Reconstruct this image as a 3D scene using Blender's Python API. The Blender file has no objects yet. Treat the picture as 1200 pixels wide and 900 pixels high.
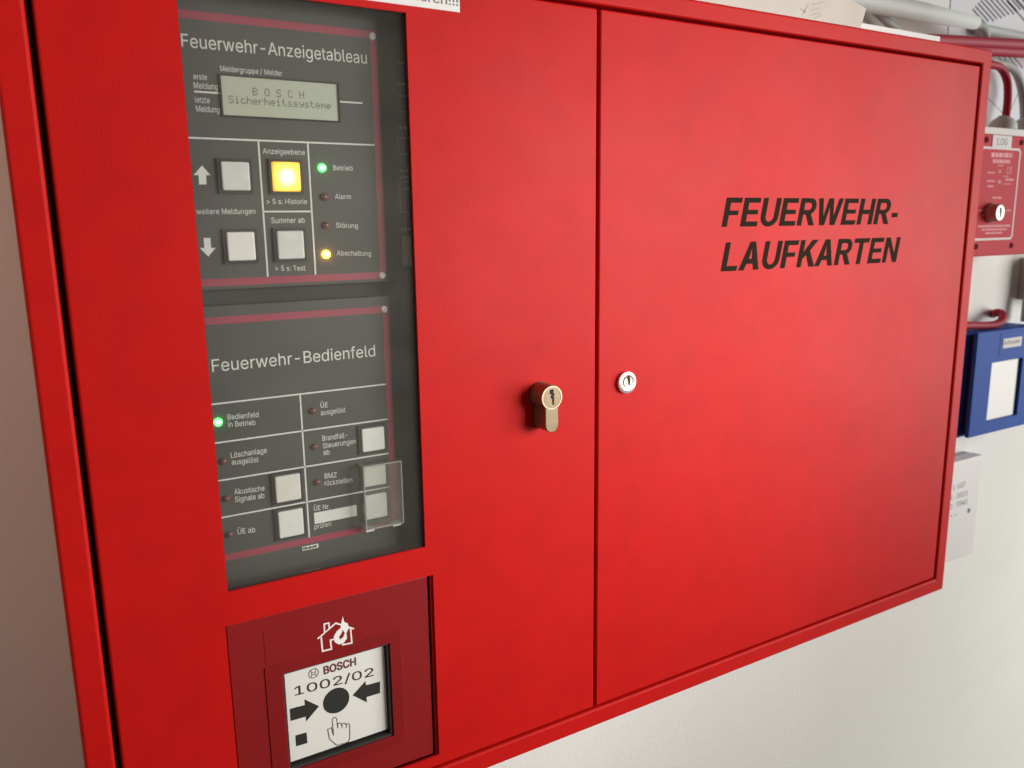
import bpy, bmesh, math, random
from mathutils import Vector, Matrix
random.seed(7)

# ------------------------------------------------------------------ camera, world, lamps, exposure
scene = bpy.context.scene
col = scene.collection
S = 0.47                       # metres from the lens to the cabinet front (plane Y = 0)
EYE = 1.55                     # eye height
FPX = 951.444                  # focal length in photo pixels (1200 wide)
RX = Vector((0.85996575, -0.51016146, -0.0139355))
DY = Vector((-0.10904409, -0.1570006, -0.98156008))
FW = Vector((0.49856625, 0.84562763, -0.19064523))
CAMPOS = Vector((0, -S, EYE))

cd = bpy.data.cameras.new('camera')
cam = bpy.data.objects.new('camera', cd)
col.objects.link(cam)
cd.sensor_fit = 'HORIZONTAL'
cd.sensor_width = 36.0
cd.lens = 36.0 * FPX / 1200.0
cd.clip_start = 0.02
cd.clip_end = 100
cd.dof.use_dof = True
cd.dof.focus_distance = 0.57
cd.dof.aperture_fstop = 10.0
M = Matrix((RX, -DY, -FW)).transposed().to_4x4()
M.translation = CAMPOS
cam.matrix_world = M
scene.camera = cam

world = bpy.data.worlds.new('World')
scene.world = world
world.use_nodes = True
bg = world.node_tree.nodes['Background']
bg.inputs[0].default_value = (1.0, 0.80, 0.66, 1)
bg.inputs[1].default_value = 0.075

def area(name, loc, target, sx, sy, power, colour):
    l = bpy.data.lights.new(name, 'AREA')
    l.shape = 'RECTANGLE'
    l.size, l.size_y = sx, sy
    l.energy = power
    l.color = colour
    o = bpy.data.objects.new(name, l)
    col.objects.link(o)
    o.location = loc
    o.rotation_euler = (Vector(target) - Vector(loc)).to_track_quat('-Z', 'Y').to_euler()
    return o

area('window_light', (3.0, -1.7, 1.35), (0.9, 0, 1.35), 1.5, 1.5, 58, (1.0, 0.99, 0.965))
area('upper_window_light', (2.9, -1.5, 2.0), (0.75, 0, 1.45), 1.5, 1.5, 22, (1.0, 0.99, 0.97))
area('added_centre_pool', (0.85, -0.85, 1.60), (0.36, 0, 1.44), 0.42, 0.42, 1.48, (1.0, 0.985, 0.95)).data.spread = math.radians(60)  # added lamp with no real source; its narrow pool imitates lens vignetting
area('added_warm_fill', (-0.6, -0.7, 1.85), (-0.25, 0.1, 1.62), 0.4, 0.4, 0.62, (1.0, 0.72, 0.57)).data.spread = math.radians(75)  # added warm fill to brighten the left wall; no real lamp there

vs = scene.view_settings
vs.view_transform = 'Standard'
vs.look = 'None'
vs.exposure = 0.0
vs.gamma = 1.0
scene.render.engine = 'CYCLES'
try:
    scene.cycles.max_bounces = 12
    scene.cycles.transparent_max_bounces = 16
except Exception:
    pass

# ------------------------------------------------------------------ photo pixel -> point on a plane parallel to the wall
def W(px, py, d=0.0):
    r = RX * (px - 600) + DY * (py - 450) + FW * FPX
    return CAMPOS + r * ((S + d) / r.y)
def XZ(p, d=0.0):
    w = W(p[0], p[1], d)
    return (w.x, w.z)
def RECT(tl, tr, br, bl, d):
    a, b, c, e = (XZ(p, d) for p in (tl, tr, br, bl))
    return ((a[0] + e[0]) / 2, (b[0] + c[0]) / 2, (c[1] + e[1]) / 2, (a[1] + b[1]) / 2)
def z1(u, v): return (190 + u / 3.75, v / 3.75)
def z2(u, v): return (190 + u / 3.75, 150 + v / 3.75)
def z3(u, v): return (220 + u / 3.75, 340 + v / 3.75)
def z4(u, v): return (220 + u / 3.75, 500 + v / 3.75)
def z5(u, v): return (240 + u / 3.75, 660 + v / 3.75)

# ------------------------------------------------------------------ materials
def mat(name, colour, rough=0.5, metal=0.0, spec=0.5, bump=0.0, bscale=400.0, mottle=0.0, mscale=12.0,
        rvar=0.0, rscale=25.0, emit=None, estr=0.0, coat=0.0, fine=0.0):
    m = bpy.data.materials.new(name)
    m.use_nodes = True
    nt = m.node_tree
    b = nt.nodes['Principled BSDF']
    b.inputs['Base Color'].default_value = (*colour, 1)
    b.inputs['Roughness'].default_value = rough
    b.inputs['Metallic'].default_value = metal
    b.inputs['Specular IOR Level'].default_value = spec
    b.inputs['Coat Weight'].default_value = coat
    if emit:
        b.inputs['Emission Color'].default_value = (*emit, 1)
        b.inputs['Emission Strength'].default_value = estr
    geo = nt.nodes.new('ShaderNodeNewGeometry')
    def noise(scale, detail=4):
        n = nt.nodes.new('ShaderNodeTexNoise')
        n.inputs['Scale'].default_value = scale
        n.inputs['Detail'].default_value = detail
        nt.links.new(geo.outputs['Position'], n.inputs['Vector'])
        return n
    if mottle:
        n = noise(mscale, 6)
        mr = nt.nodes.new('ShaderNodeMapRange')
        mr.inputs['From Min'].default_value = 0.3
        mr.inputs['From Max'].default_value = 0.7
        mr.inputs['To Min'].default_value = 1 - mottle
        mr.inputs['To Max'].default_value = 1 + mottle
        nt.links.new(n.outputs['Fac'], mr.inputs['Value'])
        mx = nt.nodes.new('ShaderNodeVectorMath')
        mx.operation = 'SCALE'
        mx.inputs[0].default_value = colour
        nt.links.new(mr.outputs['Result'], mx.inputs['Scale'])
        nt.links.new(mx.outputs['Vector'], b.inputs['Base Color'])
    if fine:                                   # fine handling marks on top of the broad mottling
        n2 = noise(38, 8); m3 = nt.nodes.new('ShaderNodeMapRange')
        m3.inputs['From Min'].default_value = 0.42; m3.inputs['From Max'].default_value = 0.75
        m3.inputs['To Min'].default_value = 1.0; m3.inputs['To Max'].default_value = 1 - fine
        nt.links.new(n2.outputs['Fac'], m3.inputs['Value'])
        mm = nt.nodes.new('ShaderNodeMath'); mm.operation = 'MULTIPLY'
        nt.links.new(mr.outputs['Result'], mm.inputs[0]); nt.links.new(m3.outputs['Result'], mm.inputs[1])
        nt.links.new(mm.outputs[0], mx.inputs['Scale'])
    if rvar:
        n = noise(rscale, 6)
        mr = nt.nodes.new('ShaderNodeMapRange')
        mr.inputs['From Min'].default_value = 0.3
        mr.inputs['From Max'].default_value = 0.7
        mr.inputs['To Min'].default_value = max(0.02, rough - rvar)
        mr.inputs['To Max'].default_value = min(1, rough + rvar)
        nt.links.new(n.outputs['Fac'], mr.inputs['Value'])
        nt.links.new(mr.outputs['Result'], b.inputs['Roughness'])
    if bump:
        n = noise(bscale, 3)
        bp = nt.nodes.new('ShaderNodeBump')
        bp.inputs['Strength'].default_value = bump
        bp.inputs['Distance'].default_value = 0.0004
        nt.links.new(n.outputs['Fac'], bp.inputs['Height'])
        nt.links.new(bp.outputs['Normal'], b.inputs['Normal'])
    return m

def clear_mat(name, tint=(0.96, 0.97, 0.96), base=0.04, edge=0.6, rough=0.02, dust_haze=0.0):
    m = bpy.data.materials.new(name)
    m.use_nodes = True
    nt = m.node_tree
    nt.nodes.remove(nt.nodes['Principled BSDF'])
    out = nt.nodes['Material Output']
    tr = nt.nodes.new('ShaderNodeBsdfTransparent')
    tr.inputs[0].default_value = (*tint, 1)
    gl = nt.nodes.new('ShaderNodeBsdfGlossy')
    gl.inputs['Roughness'].default_value = rough
    gl.inputs['Color'].default_value = (1, 1, 1, 1)
    lw = nt.nodes.new('ShaderNodeLayerWeight')
    lw.inputs[0].default_value = 0.5
    pw = nt.nodes.new('ShaderNodeMath'); pw.operation = 'POWER'; pw.inputs[1].default_value = 4.0
    ml = nt.nodes.new('ShaderNodeMath'); ml.operation = 'MULTIPLY_ADD'
    ml.inputs[1].default_value = edge; ml.inputs[2].default_value = base
    mx = nt.nodes.new('ShaderNodeMixShader')
    nt.links.new(lw.outputs['Facing'], pw.inputs[0])
    nt.links.new(pw.outputs[0], ml.inputs[0])
    nt.links.new(ml.outputs[0], mx.inputs[0])
    nt.links.new(tr.outputs[0], mx.inputs[1])
    nt.links.new(gl.outputs[0], mx.inputs[2])
    last = mx
    if dust_haze:                                   # thin dusty, smeared film; also paints in the room's reflection haze
        df = nt.nodes.new('ShaderNodeBsdfDiffuse'); df.inputs[0].default_value = (0.80, 0.77, 0.70, 1)
        geo = nt.nodes.new('ShaderNodeNewGeometry')
        mp = nt.nodes.new('ShaderNodeMapping'); mp.inputs['Scale'].default_value = (9.0, 1.0, 22.0); mp.inputs['Rotation'].default_value = (0, 0.6, 0)
        nz = nt.nodes.new('ShaderNodeTexNoise'); nz.inputs['Scale'].default_value = 1.0; nz.inputs['Detail'].default_value = 7
        mr = nt.nodes.new('ShaderNodeMapRange'); mr.inputs['From Min'].default_value = 0.3; mr.inputs['From Max'].default_value = 0.7
        mr.inputs['To Min'].default_value = dust_haze * 0.65; mr.inputs['To Max'].default_value = dust_haze * 1.35
        m2 = nt.nodes.new('ShaderNodeMixShader')
        nt.links.new(geo.outputs['Position'], mp.inputs[0]); nt.links.new(mp.outputs[0], nz.inputs['Vector'])
        nt.links.new(nz.outputs['Fac'], mr.inputs['Value']); nt.links.new(mr.outputs['Result'], m2.inputs[0])
        nt.links.new(mx.outputs[0], m2.inputs[1]); nt.links.new(df.outputs[0], m2.inputs[2])
        last = m2
    nt.links.new(last.outputs[0], out.inputs[0])
    return m

RED = mat('red_powder_coat', (0.52, 0.0075, 0.0060), 0.50, spec=0.13, bump=0.3, bscale=800, mottle=0.06, mscale=5, fine=0.10, rvar=0.03, rscale=9)
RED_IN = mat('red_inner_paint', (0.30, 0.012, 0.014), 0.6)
RED_PLASTIC = mat('red_plastic', (0.235, 0.0105, 0.0115), 0.42, spec=0.25, bump=0.1, bscale=1400, mottle=0.04, mscale=30)
RED_BOX = mat('red_box_paint', (0.52, 0.022, 0.034), 0.55, spec=0.10, bump=0.1, bscale=900)
RED_CABLE = mat('red_cable_sheath', (0.36, 0.022, 0.045), 0.55, spec=0.2, bump=0.1, bscale=500)
WALL = mat('white_wall_paint', (0.85, 0.845, 0.80), 0.9, spec=0.2, bump=0.9, bscale=260, mottle=0.045, mscale=3)
PLATE = mat('dark_grey_foil', (0.066, 0.064, 0.057), 0.55, bump=0.12, bscale=1200, mottle=0.08, mscale=25)
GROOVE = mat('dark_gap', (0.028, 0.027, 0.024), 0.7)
PINK = mat('pink_red_stripe', (0.36, 0.036, 0.070), 0.5)
INK_WHITE = mat('white_print', (0.82, 0.82, 0.79), 0.6)
REFLECT_GREY = mat('faint_reflection_grey', (0.34, 0.34, 0.32), 0.6)  # flat grey for the painted-in window reflections
INK_BLACK = mat('black_print', (0.018, 0.017, 0.014), 0.6)
INK_OLIVE = mat('dark_print_on_red', (0.020, 0.014, 0.008), 0.7, spec=0.03)
INK_GREY = mat('grey_print', (0.16, 0.16, 0.17), 0.7)
INK_PINKISH = mat('pale_pink_print', (0.72, 0.26, 0.28), 0.6)
INK_MAROON = mat('maroon_print', (0.13, 0.025, 0.045), 0.6)
CAP = mat('white_button_plastic', (0.86, 0.85, 0.82), 0.4, mottle=0.03, mscale=120)
BEZEL = mat('black_button_bezel', (0.022, 0.022, 0.022), 0.5)
def lit_cap():
    m = mat('amber_lit_button', (0.8, 0.5, 0.1), 0.4, emit=(1.0, 0.5, 0.04), estr=2.6)
    nt = m.node_tree; b = nt.nodes['Principled BSDF']
    tc = nt.nodes.new('ShaderNodeTexCoord')
    ds = nt.nodes.new('ShaderNodeVectorMath'); ds.operation = 'DISTANCE'; ds.inputs[1].default_value = (0.5, 0.0, 0.48)
    cr = nt.nodes.new('ShaderNodeValToRGB')
    cr.color_ramp.elements[0].position = 0.16; cr.color_ramp.elements[0].color = (1.0, 0.90, 0.46, 1)
    cr.color_ramp.elements[1].position = 0.62; cr.color_ramp.elements[1].color = (0.62, 0.22, 0.005, 1)
    e = cr.color_ramp.elements.new(0.36); e.color = (0.9, 0.50, 0.06, 1)
    nt.links.new(tc.outputs['Generated'], ds.inputs[0])
    nt.links.new(ds.outputs['Value'], cr.inputs[0])
    nt.links.new(cr.outputs[0], b.inputs['Emission Color'])
    return m
CAP_LIT = lit_cap()
LED_GREEN = mat('green_lit_lamp', (0.1, 0.8, 0.2), 0.3, emit=(0.03, 1.0, 0.06), estr=14.0)
LED_GREEN_C = mat('green_lit_core', (0.5, 0.9, 0.5), 0.3, emit=(0.40, 1.0, 0.45), estr=9.0)
LED_YELLOW = mat('amber_lit_lamp', (0.9, 0.6, 0.1), 0.3, emit=(1.0, 0.42, 0.01), estr=48.0)
LED_YELLOW_C = mat('amber_lamp_core', (0.9, 0.8, 0.4), 0.3, emit=(1.0, 0.66, 0.16), estr=48.0)
LED_RED = mat('unlit_red_lamp', (0.17, 0.05, 0.042), 0.3)
LED_AMBER_OFF = mat('unlit_amber_lamp', (0.14, 0.052, 0.03), 0.3)
LCD = mat('lcd_glass', (0.52, 0.55, 0.44), 0.35)
LCD_INK = mat('lcd_dots', (0.15, 0.16, 0.125), 0.5)
CHROME = mat('chrome', (0.92, 0.91, 0.88), 0.42, metal=1.0)
NICKEL = mat('matt_nickel', (0.46, 0.43, 0.37), 0.45, metal=0.5)
BRASS = mat('nickel_brass', (0.27, 0.20, 0.118), 0.42, metal=0.45, bump=0.1, bscale=1500, mottle=0.1, mscale=200)
BRASS_LT = mat('polished_brass_rim', (0.46, 0.35, 0.25), 0.4, metal=0.8)
KEYHOLE = mat('keyhole_black', (0.006, 0.005, 0.004), 0.8)
PAPER = mat('white_paper', (0.80, 0.79, 0.76), 0.85, spec=0.2, mottle=0.02)
PAPER_CREAM = mat('cream_paper', (0.60, 0.545, 0.48), 0.85, spec=0.2, mottle=0.05, mscale=25)
PAPER_COOL = mat('cool_white_paper', (0.74, 0.75, 0.77), 0.85, spec=0.2)
CONDUIT = mat('grey_white_plastic', (0.56, 0.58, 0.55), 0.55, spec=0.2, mottle=0.03)
GREY_CABLE = mat('grey_cable_sheath', (0.40, 0.41, 0.39), 0.6, spec=0.2)
GREY_BOX = mat('grey_box_plastic', (0.36, 0.36, 0.33), 0.5)
WHITE_PLASTIC = mat('white_plastic', (0.76, 0.75, 0.72), 0.45, mottle=0.015)
BLUE = mat('blue_plastic', (0.014, 0.075, 0.36), 0.5, spec=0.10, bump=0.12, bscale=1000, mottle=0.06, mscale=20)
PANE_WHITE = mat('white_pane', (0.74, 0.73, 0.68), 0.35)
GLASS = clear_mat('window_glass', base=0.06, edge=0.5, rough=0.05, dust_haze=0.023)
ACRYL = clear_mat('clear_acrylic', tint=(0.98, 0.985, 0.98), base=0.06, edge=0.5, rough=0.1, dust_haze=0.06)
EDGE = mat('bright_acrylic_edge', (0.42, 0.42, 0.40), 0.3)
GLINT_WHITE = mat('glint_white_screw', (0.88, 0.88, 0.86), 0.22)  # white base colour paints the glint on the corner screws
CAPS = [CAP, mat('white_button_greyer', (0.74, 0.735, 0.72), 0.35, mottle=0.05, mscale=160), mat('white_button_yellowed', (0.82, 0.79, 0.73), 0.42, mottle=0.05, mscale=90)]
SCREW_RED = mat('dark_red_screw', (0.16, 0.012, 0.018), 0.7, spec=0.05)
INK_SOFT = mat('soft_grey_print', (0.24, 0.24, 0.25), 0.8)
RUBBER = mat('black_rubber', (0.015, 0.013, 0.012), 0.6)

# ------------------------------------------------------------------ mesh helpers
WLOC = {}
class MB:
    def __init__(s): s.v = []; s.f = []
    def add(s, vs, fs):
        n = len(s.v); s.v += [tuple(p) for p in vs]; s.f += [tuple(i + n for i in f) for f in fs]; return s
    def box(s, x0, x1, y0, y1, zz0, zz1):
        return s.add([(x0, y0, zz0), (x1, y0, zz0), (x1, y1, zz0), (x0, y1, zz0), (x0, y0, zz1), (x1, y0, zz1), (x1, y1, zz1), (x0, y1, zz1)],
                     [(0, 1, 5, 4), (1, 2, 6, 5), (2, 3, 7, 6), (3, 0, 4, 7), (4, 5, 6, 7), (3, 2, 1, 0)])
    def prism(s, pts, yf, yb):
        """closed outline in (x, z), front face at yf, back at yb"""
        a = sum(pts[i][0] * pts[(i + 1) % len(pts)][1] - pts[(i + 1) % len(pts)][0] * pts[i][1] for i in range(len(pts)))
        if a < 0: pts = pts[::-1]
        n = len(pts)
        vs = [(x, yf, z) for x, z in pts] + [(x, yb, z) for x, z in pts]
        fs = [tuple(range(n)), tuple(range(2 * n - 1, n - 1, -1))]
        for i in range(n):
            j = (i + 1) % n
            fs.append((i, i + n, j + n, j))
        return s.add(vs, fs)
    def stroke(s, pts, w, yf, yb, closed=False):
        n = len(pts)
        for i in range(n if closed else n - 1):
            a = Vector(pts[i]); b = Vector(pts[(i + 1) % n])
            d = (b - a)
            if d.length < 1e-7: continue
            d.normalize(); nn = Vector((-d.y, d.x)) * w / 2; e = d * w / 2
            s.prism([tuple(a - e + nn), tuple(a - e - nn), tuple(b + e - nn), tuple(b + e + nn)], yf - i * 2e-7, yb)
        return s
    def lathe(s, cx, cz, prof, n=40):
        """profile of (radius, y), spun about the Y axis through (cx, cz); closes at radius 0"""
        rings = []
        base = len(s.v)
        for r, y in prof:
            if r <= 1e-9:
                rings.append([len(s.v)]); s.v.append((cx, y, cz))
            else:
                ids = []
                for k in range(n):
                    a = 2 * math.pi * k / n
                    ids.append(len(s.v)); s.v.append((cx + r * math.cos(a), y, cz + r * math.sin(a)))
                rings.append(ids)
        for a, b in zip(rings, rings[1:]):
            for k in range(n):
                k2 = (k + 1) % n
                if len(a) == 1 and len(b) > 1: s.f.append((a[0], b[k], b[k2]))
                elif len(b) == 1 and len(a) > 1: s.f.append((a[k], b[0], a[k2]))
                elif len(a) > 1: s.f.append((a[k], b[k], b[k2], a[k2]))
        return s
    def tube(s, path, r, n=14, sub=6):
        P = [Vector(p) for p in path]
        Q = []
        for i in range(len(P) - 1):
            p0 = P[max(i - 1, 0)]; p1 = P[i]; p2 = P[i + 1]; p3 = P[min(i + 2, len(P) - 1)]
            for k in range(sub):
                t = k / sub
                Q.append(0.5 * ((2 * p1) + (p2 - p0) * t + (2 * p0 - 5 * p1 + 4 * p2 - p3) * t * t + (3 * p1 - p0 - 3 * p2 + p3) * t ** 3))
        Q.append(P[-1])
        up = Vector((0.13, 1, 0.21)).normalized()
        rings = []
        for i, q in enumerate(Q):
            t = (Q[min(i + 1, len(Q) - 1)] - Q[max(i - 1, 0)]).normalized()
            a = t.cross(up).normalized(); b = t.cross(a)
            ids = []
            for k in range(n):
                an = 2 * math.pi * k / n
                ids.append(len(s.v)); s.v.append(tuple(q + a * (r * math.cos(an)) + b * (r * math.sin(an))))
            rings.append(ids)
        for a, b in zip(rings, rings[1:]):
            for k in range(n):
                k2 = (k + 1) % n
                s.f.append((a[k], a[k2], b[k2], b[k]))
        s.f.append(tuple(rings[0][::-1])); s.f.append(tuple(rings[-1]))
        return s

def link_mesh(name, me, m, parent=None, smooth=False, keep_origin=False):
    vs = [v.co.copy() for v in me.vertices]
    lo = Vector((min(v.x for v in vs), min(v.y for v in vs), min(v.z for v in vs)))
    hi = Vector((max(v.x for v in vs), max(v.y for v in vs), max(v.z for v in vs)))
    c = Vector(((lo.x + hi.x) / 2, (lo.y + hi.y) / 2, lo.z))
    me.transform(Matrix.Translation(-c))
    me.materials.clear()
    me.materials.append(m)
    if smooth:
        me.polygons.foreach_set('use_smooth', [True] * len(me.polygons))
    o = bpy.data.objects.new(name, me)
    col.objects.link(o)
    if parent:
        o.parent = parent
        o.location = c - WLOC[parent.name]
    else:
        o.location = c
    WLOC[o.name] = c
    return o

def obj(name, mb, m, parent=None, smooth=False, bevel=0.0, seg=3, solid=0.0):
    me = bpy.data.meshes.new(name)
    me.from_pydata(mb.v, [], mb.f)
    bm = bmesh.new(); bm.from_mesh(me)
    if not solid:
        bmesh.ops.recalc_face_normals(bm, faces=bm.faces)
    bm.to_mesh(me); bm.free()
    me.update()
    o = link_mesh(name, me, m, parent, smooth)
    if bevel:
        b = o.modifiers.new('bevel', 'BEVEL'); b.width = bevel; b.segments = seg; b.limit_method = 'ANGLE'; b.angle_limit = math.radians(50)
        if not solid:
            b.harden_normals = True
            me.polygons.foreach_set('use_smooth', [True] * len(me.polygons))
    if solid:
        b = o.modifiers.new('sheet', 'SOLIDIFY'); b.thickness = solid; b.offset = -1
    return o

def tag(o, label=None, cat=None, group=None, kind=None):
    if label: o['label'] = label
    if cat: o['category'] = cat
    if group: o['group'] = group
    if kind: o['kind'] = kind
    return o

def thing(name, loc, label, cat, group=None):
    o = bpy.data.objects.new(name, None)
    o.empty_display_size = 0.05
    col.objects.link(o)
    o.location = loc
    WLOC[o.name] = Vector(loc)
    return tag(o, label, cat, group)

try:
    FONT = bpy.data.fonts.load(bpy.utils.system_resource('DATAFILES', path='fonts') + '/Inter.woff2')
except Exception:
    FONT = None
def lettering(s, p0, p1, cap, d, m, parent, bold=0.0, shear=0.0, depth=0.00012, name='lettering', spacing=1.0):
    """print s flat on plane Y = d: baseline from photo pixel p0 to p1, capital height in pixels"""
    cu = bpy.data.curves.new(name, 'FONT')
    cu.body = s
    if FONT: cu.font = FONT
    cu.shear = shear
    cu.space_character = spacing
    cu.resolution_u = 3
    cu.extrude = 0.0
    tmp = bpy.data.objects.new('tmp', cu)
    col.objects.link(tmp)
    cu2 = bpy.data.curves.new('h', 'FONT'); cu2.body = 'H'
    if FONT: cu2.font = FONT
    tmp2 = bpy.data.objects.new('tmp2', cu2); col.objects.link(tmp2)
    dg = bpy.context.evaluated_depsgraph_get()
    dg.update()
    me = bpy.data.meshes.new_from_object(tmp.evaluated_get(dg), depsgraph=dg)
    mh = bpy.data.meshes.new_from_object(tmp2.evaluated_get(dg), depsgraph=dg)
    zs = [v.co.y for v in mh.vertices]
    hb, ht = min(zs), max(zs)
    xs = [v.co.x for v in me.vertices]
    xa, xb = min(xs), max(xs)
    a = W(p0[0], p0[1], d); b = W(p1[0], p1[1], d); t = W(p0[0], p0[1] - cap, d)
    zbase = a.z; slope = (b.z - a.z) / max(1e-9, b.x - a.x)
    if abs(slope) < 0.03: zbase = (a.z + b.z) / 2; slope = 0.0
    kx = (b.x - a.x) / (xb - xa); kz = (t.z - a.z) / (ht - hb)
    for v in me.vertices:
        x = a.x + (v.co.x - xa) * kx
        v.co = Vector((x, d - depth, zbase + (v.co.y - hb) * kz + (x - a.x) * slope))
    if bold:                                   # heavier weight: the outline overstruck in a small circle
        vs_ = [v.co.copy() for v in me.vertices]; fs_ = [tuple(p.vertices) for p in me.polygons]
        nv, nf = [], []
        r_ = bold * (t.z - a.z); k_ = 8 if bold > 0.02 else 4
        for q in range(k_):
            an = 2 * math.pi * (q + 0.5) / k_
            o_ = Vector((r_ * math.cos(an), q * 2e-6, r_ * math.sin(an))); n_ = len(nv)
            nv += [tuple(v + o_) for v in vs_]; nf += [tuple(i_ + n_ for i_ in f_) for f_ in fs_]
        me = bpy.data.meshes.new(name); me.from_pydata(nv, [], nf)
    bpy.data.objects.remove(tmp); bpy.data.objects.remove(tmp2)
    bpy.data.meshes.remove(mh)
    return link_mesh(name, me, m, parent)

# ------------------------------------------------------------------ the wall
WD = 0.12
tag(obj('wall', MB().box(-3.0, 4.0, WD, WD + 0.15, 0.0, 2.9), WALL), 'white painted plaster wall behind the red cabinet', kind='structure')

# ------------------------------------------------------------------ red cabinet
FX0, FX1, FZ0, FZ1 = -0.0025, 0.8129, EYE - 0.3909, EYE + 0.1580      # outer frame
IX0, IX1, IZ0, IZ1 = 0.0127, 0.7972, EYE - 0.3757, EYE + 0.1447       # opening inside the frame
GAP = 0.0034
cab = thing('fire_service_cabinet', ((FX0 + FX1) / 2, WD, FZ0), 'wide red steel wall cabinet with two doors, a window and black lettering', 'cabinet')
fr = MB()
YF = -0.0012
fr.add([(FX0, YF, FZ0), (FX1, YF, FZ0), (FX1, YF, FZ1), (FX0, YF, FZ1),
        (IX0, YF, IZ0), (IX1, YF, IZ0), (IX1, YF, IZ1), (IX0, YF, IZ1),
        (FX0, WD - 0.001, FZ0), (FX1, WD - 0.001, FZ0), (FX1, WD - 0.001, FZ1), (FX0, WD - 0.001, FZ1),
        (IX0, 0.022, IZ0), (IX1, 0.022, IZ0), (IX1, 0.022, IZ1), (IX0, 0.022, IZ1)],
       [(0, 1, 5, 4), (1, 2, 6, 5), (2, 3, 7, 6), (3, 0, 4, 7),
        (0, 8, 9, 1), (1, 9, 10, 2), (2, 10, 11, 3), (3, 11, 8, 0),
        (4, 5, 13, 12), (5, 6, 14, 13), (6, 7, 15, 14), (7, 4, 12, 15)])
obj('frame', fr, RED, cab, bevel=0.0022, seg=4)
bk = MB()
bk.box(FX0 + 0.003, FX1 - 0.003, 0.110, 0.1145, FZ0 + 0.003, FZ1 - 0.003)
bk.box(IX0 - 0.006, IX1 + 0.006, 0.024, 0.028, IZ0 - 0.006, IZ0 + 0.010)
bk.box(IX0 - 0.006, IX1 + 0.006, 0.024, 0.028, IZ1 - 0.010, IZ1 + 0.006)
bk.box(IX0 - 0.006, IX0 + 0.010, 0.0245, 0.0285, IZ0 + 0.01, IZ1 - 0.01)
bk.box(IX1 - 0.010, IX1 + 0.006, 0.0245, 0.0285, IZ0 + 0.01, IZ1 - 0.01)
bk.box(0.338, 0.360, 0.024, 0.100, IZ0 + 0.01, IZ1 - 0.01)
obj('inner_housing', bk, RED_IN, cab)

DXC = 0.3490                                                           # joint between the doors
WX0, WX1, WZ0, WZ1 = 0.0810, 0.2083, EYE - 0.2090, EYE + 0.1243        # window opening
CX0, CX1, CZ0, CZ1 = 0.0780, 0.2132, EYE - 0.3655, EYE - 0.2300        # call point opening

def door(x0, x1, zz0, zz1, holes):
    xs = sorted({x0, x1, *[h[0] for h in holes], *[h[1] for h in holes]})
    zs = sorted({zz0, zz1, *[h[2] for h in holes], *[h[3] for h in holes]})
    mb = MB(); idx = {}
    def vi(x, z):
        if (x, z) not in idx:
            idx[(x, z)] = len(mb.v); mb.v.append((x, 0.0, z))
        return idx[(x, z)]
    for i in range(len(xs) - 1):
        for j in range(len(zs) - 1):
            cx, cz = (xs[i] + xs[i + 1]) / 2, (zs[j] + zs[j + 1]) / 2
            if any(h[0] < cx < h[1] and h[2] < cz < h[3] for h in holes): continue
            mb.f.append((vi(xs[i], zs[j]), vi(xs[i + 1], zs[j]), vi(xs[i + 1], zs[j + 1]), vi(xs[i], zs[j + 1])))
    ring = [(x, zz0) for x in xs] + [(x1, z) for z in zs[1:]] + [(x, zz1) for x in xs[-2::-1]] + [(x0, z) for z in zs[-2:0:-1]]
    n = len(ring); base = len(mb.v)
    for x, z in ring: mb.v.append((x, 0.018, z))
    for k in range(n):
        k2 = (k + 1) % n
        mb.f.append((vi(*ring[k2]), vi(*ring[k]), base + k, base + k2))
    return mb
dz0, dz1 = IZ0 + 0.0016, IZ1 - 0.0022
dl = obj('door', door(IX0 + GAP, DXC - 0.0012, dz0, dz1, [(WX0, WX1, WZ0, WZ1), (CX0, CX1, CZ0, CZ1)]), RED, cab, bevel=0.0014, seg=6, solid=0.0018)
tag(dl, 'left door with a tall window and a square cutout')
dr = obj('door', door(DXC + 0.0012, IX1 - 0.0016, dz0, dz1, []), RED, cab, bevel=0.0014, seg=6, solid=0.0018)
tag(dr, 'right door with black lettering')
# window: rubber seal and pane behind the sheet
sl = MB()
e = 0.0003
for (a, b, c, f) in ((WX0 - 0.006, WX0 + 0.0004, WZ0 - 0.006, WZ1 + 0.006), (WX1 - e, WX1 + 0.006, WZ0 - 0.006, WZ1 + 0.006)):
    sl.box(a, b, 0.0020, 0.0045, c, f)
sl.box(WX0 + 0.0004, WX1 - e, 0.0021, 0.0044, WZ0 - 0.006, WZ0 + 0.0003)
sl.box(WX0 + 0.0004, WX1 - e, 0.0021, 0.0044, WZ1 - e, WZ1 + 0.006)
obj('window_seal', sl, RUBBER, dl)
obj('window_pane', MB().box(WX0 + 0.0006, WX1 - e - 0.0002, 0.0024, 0.0042, WZ0 + 0.0005, WZ1 - e - 0.0002), GLASS, dl)
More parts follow.
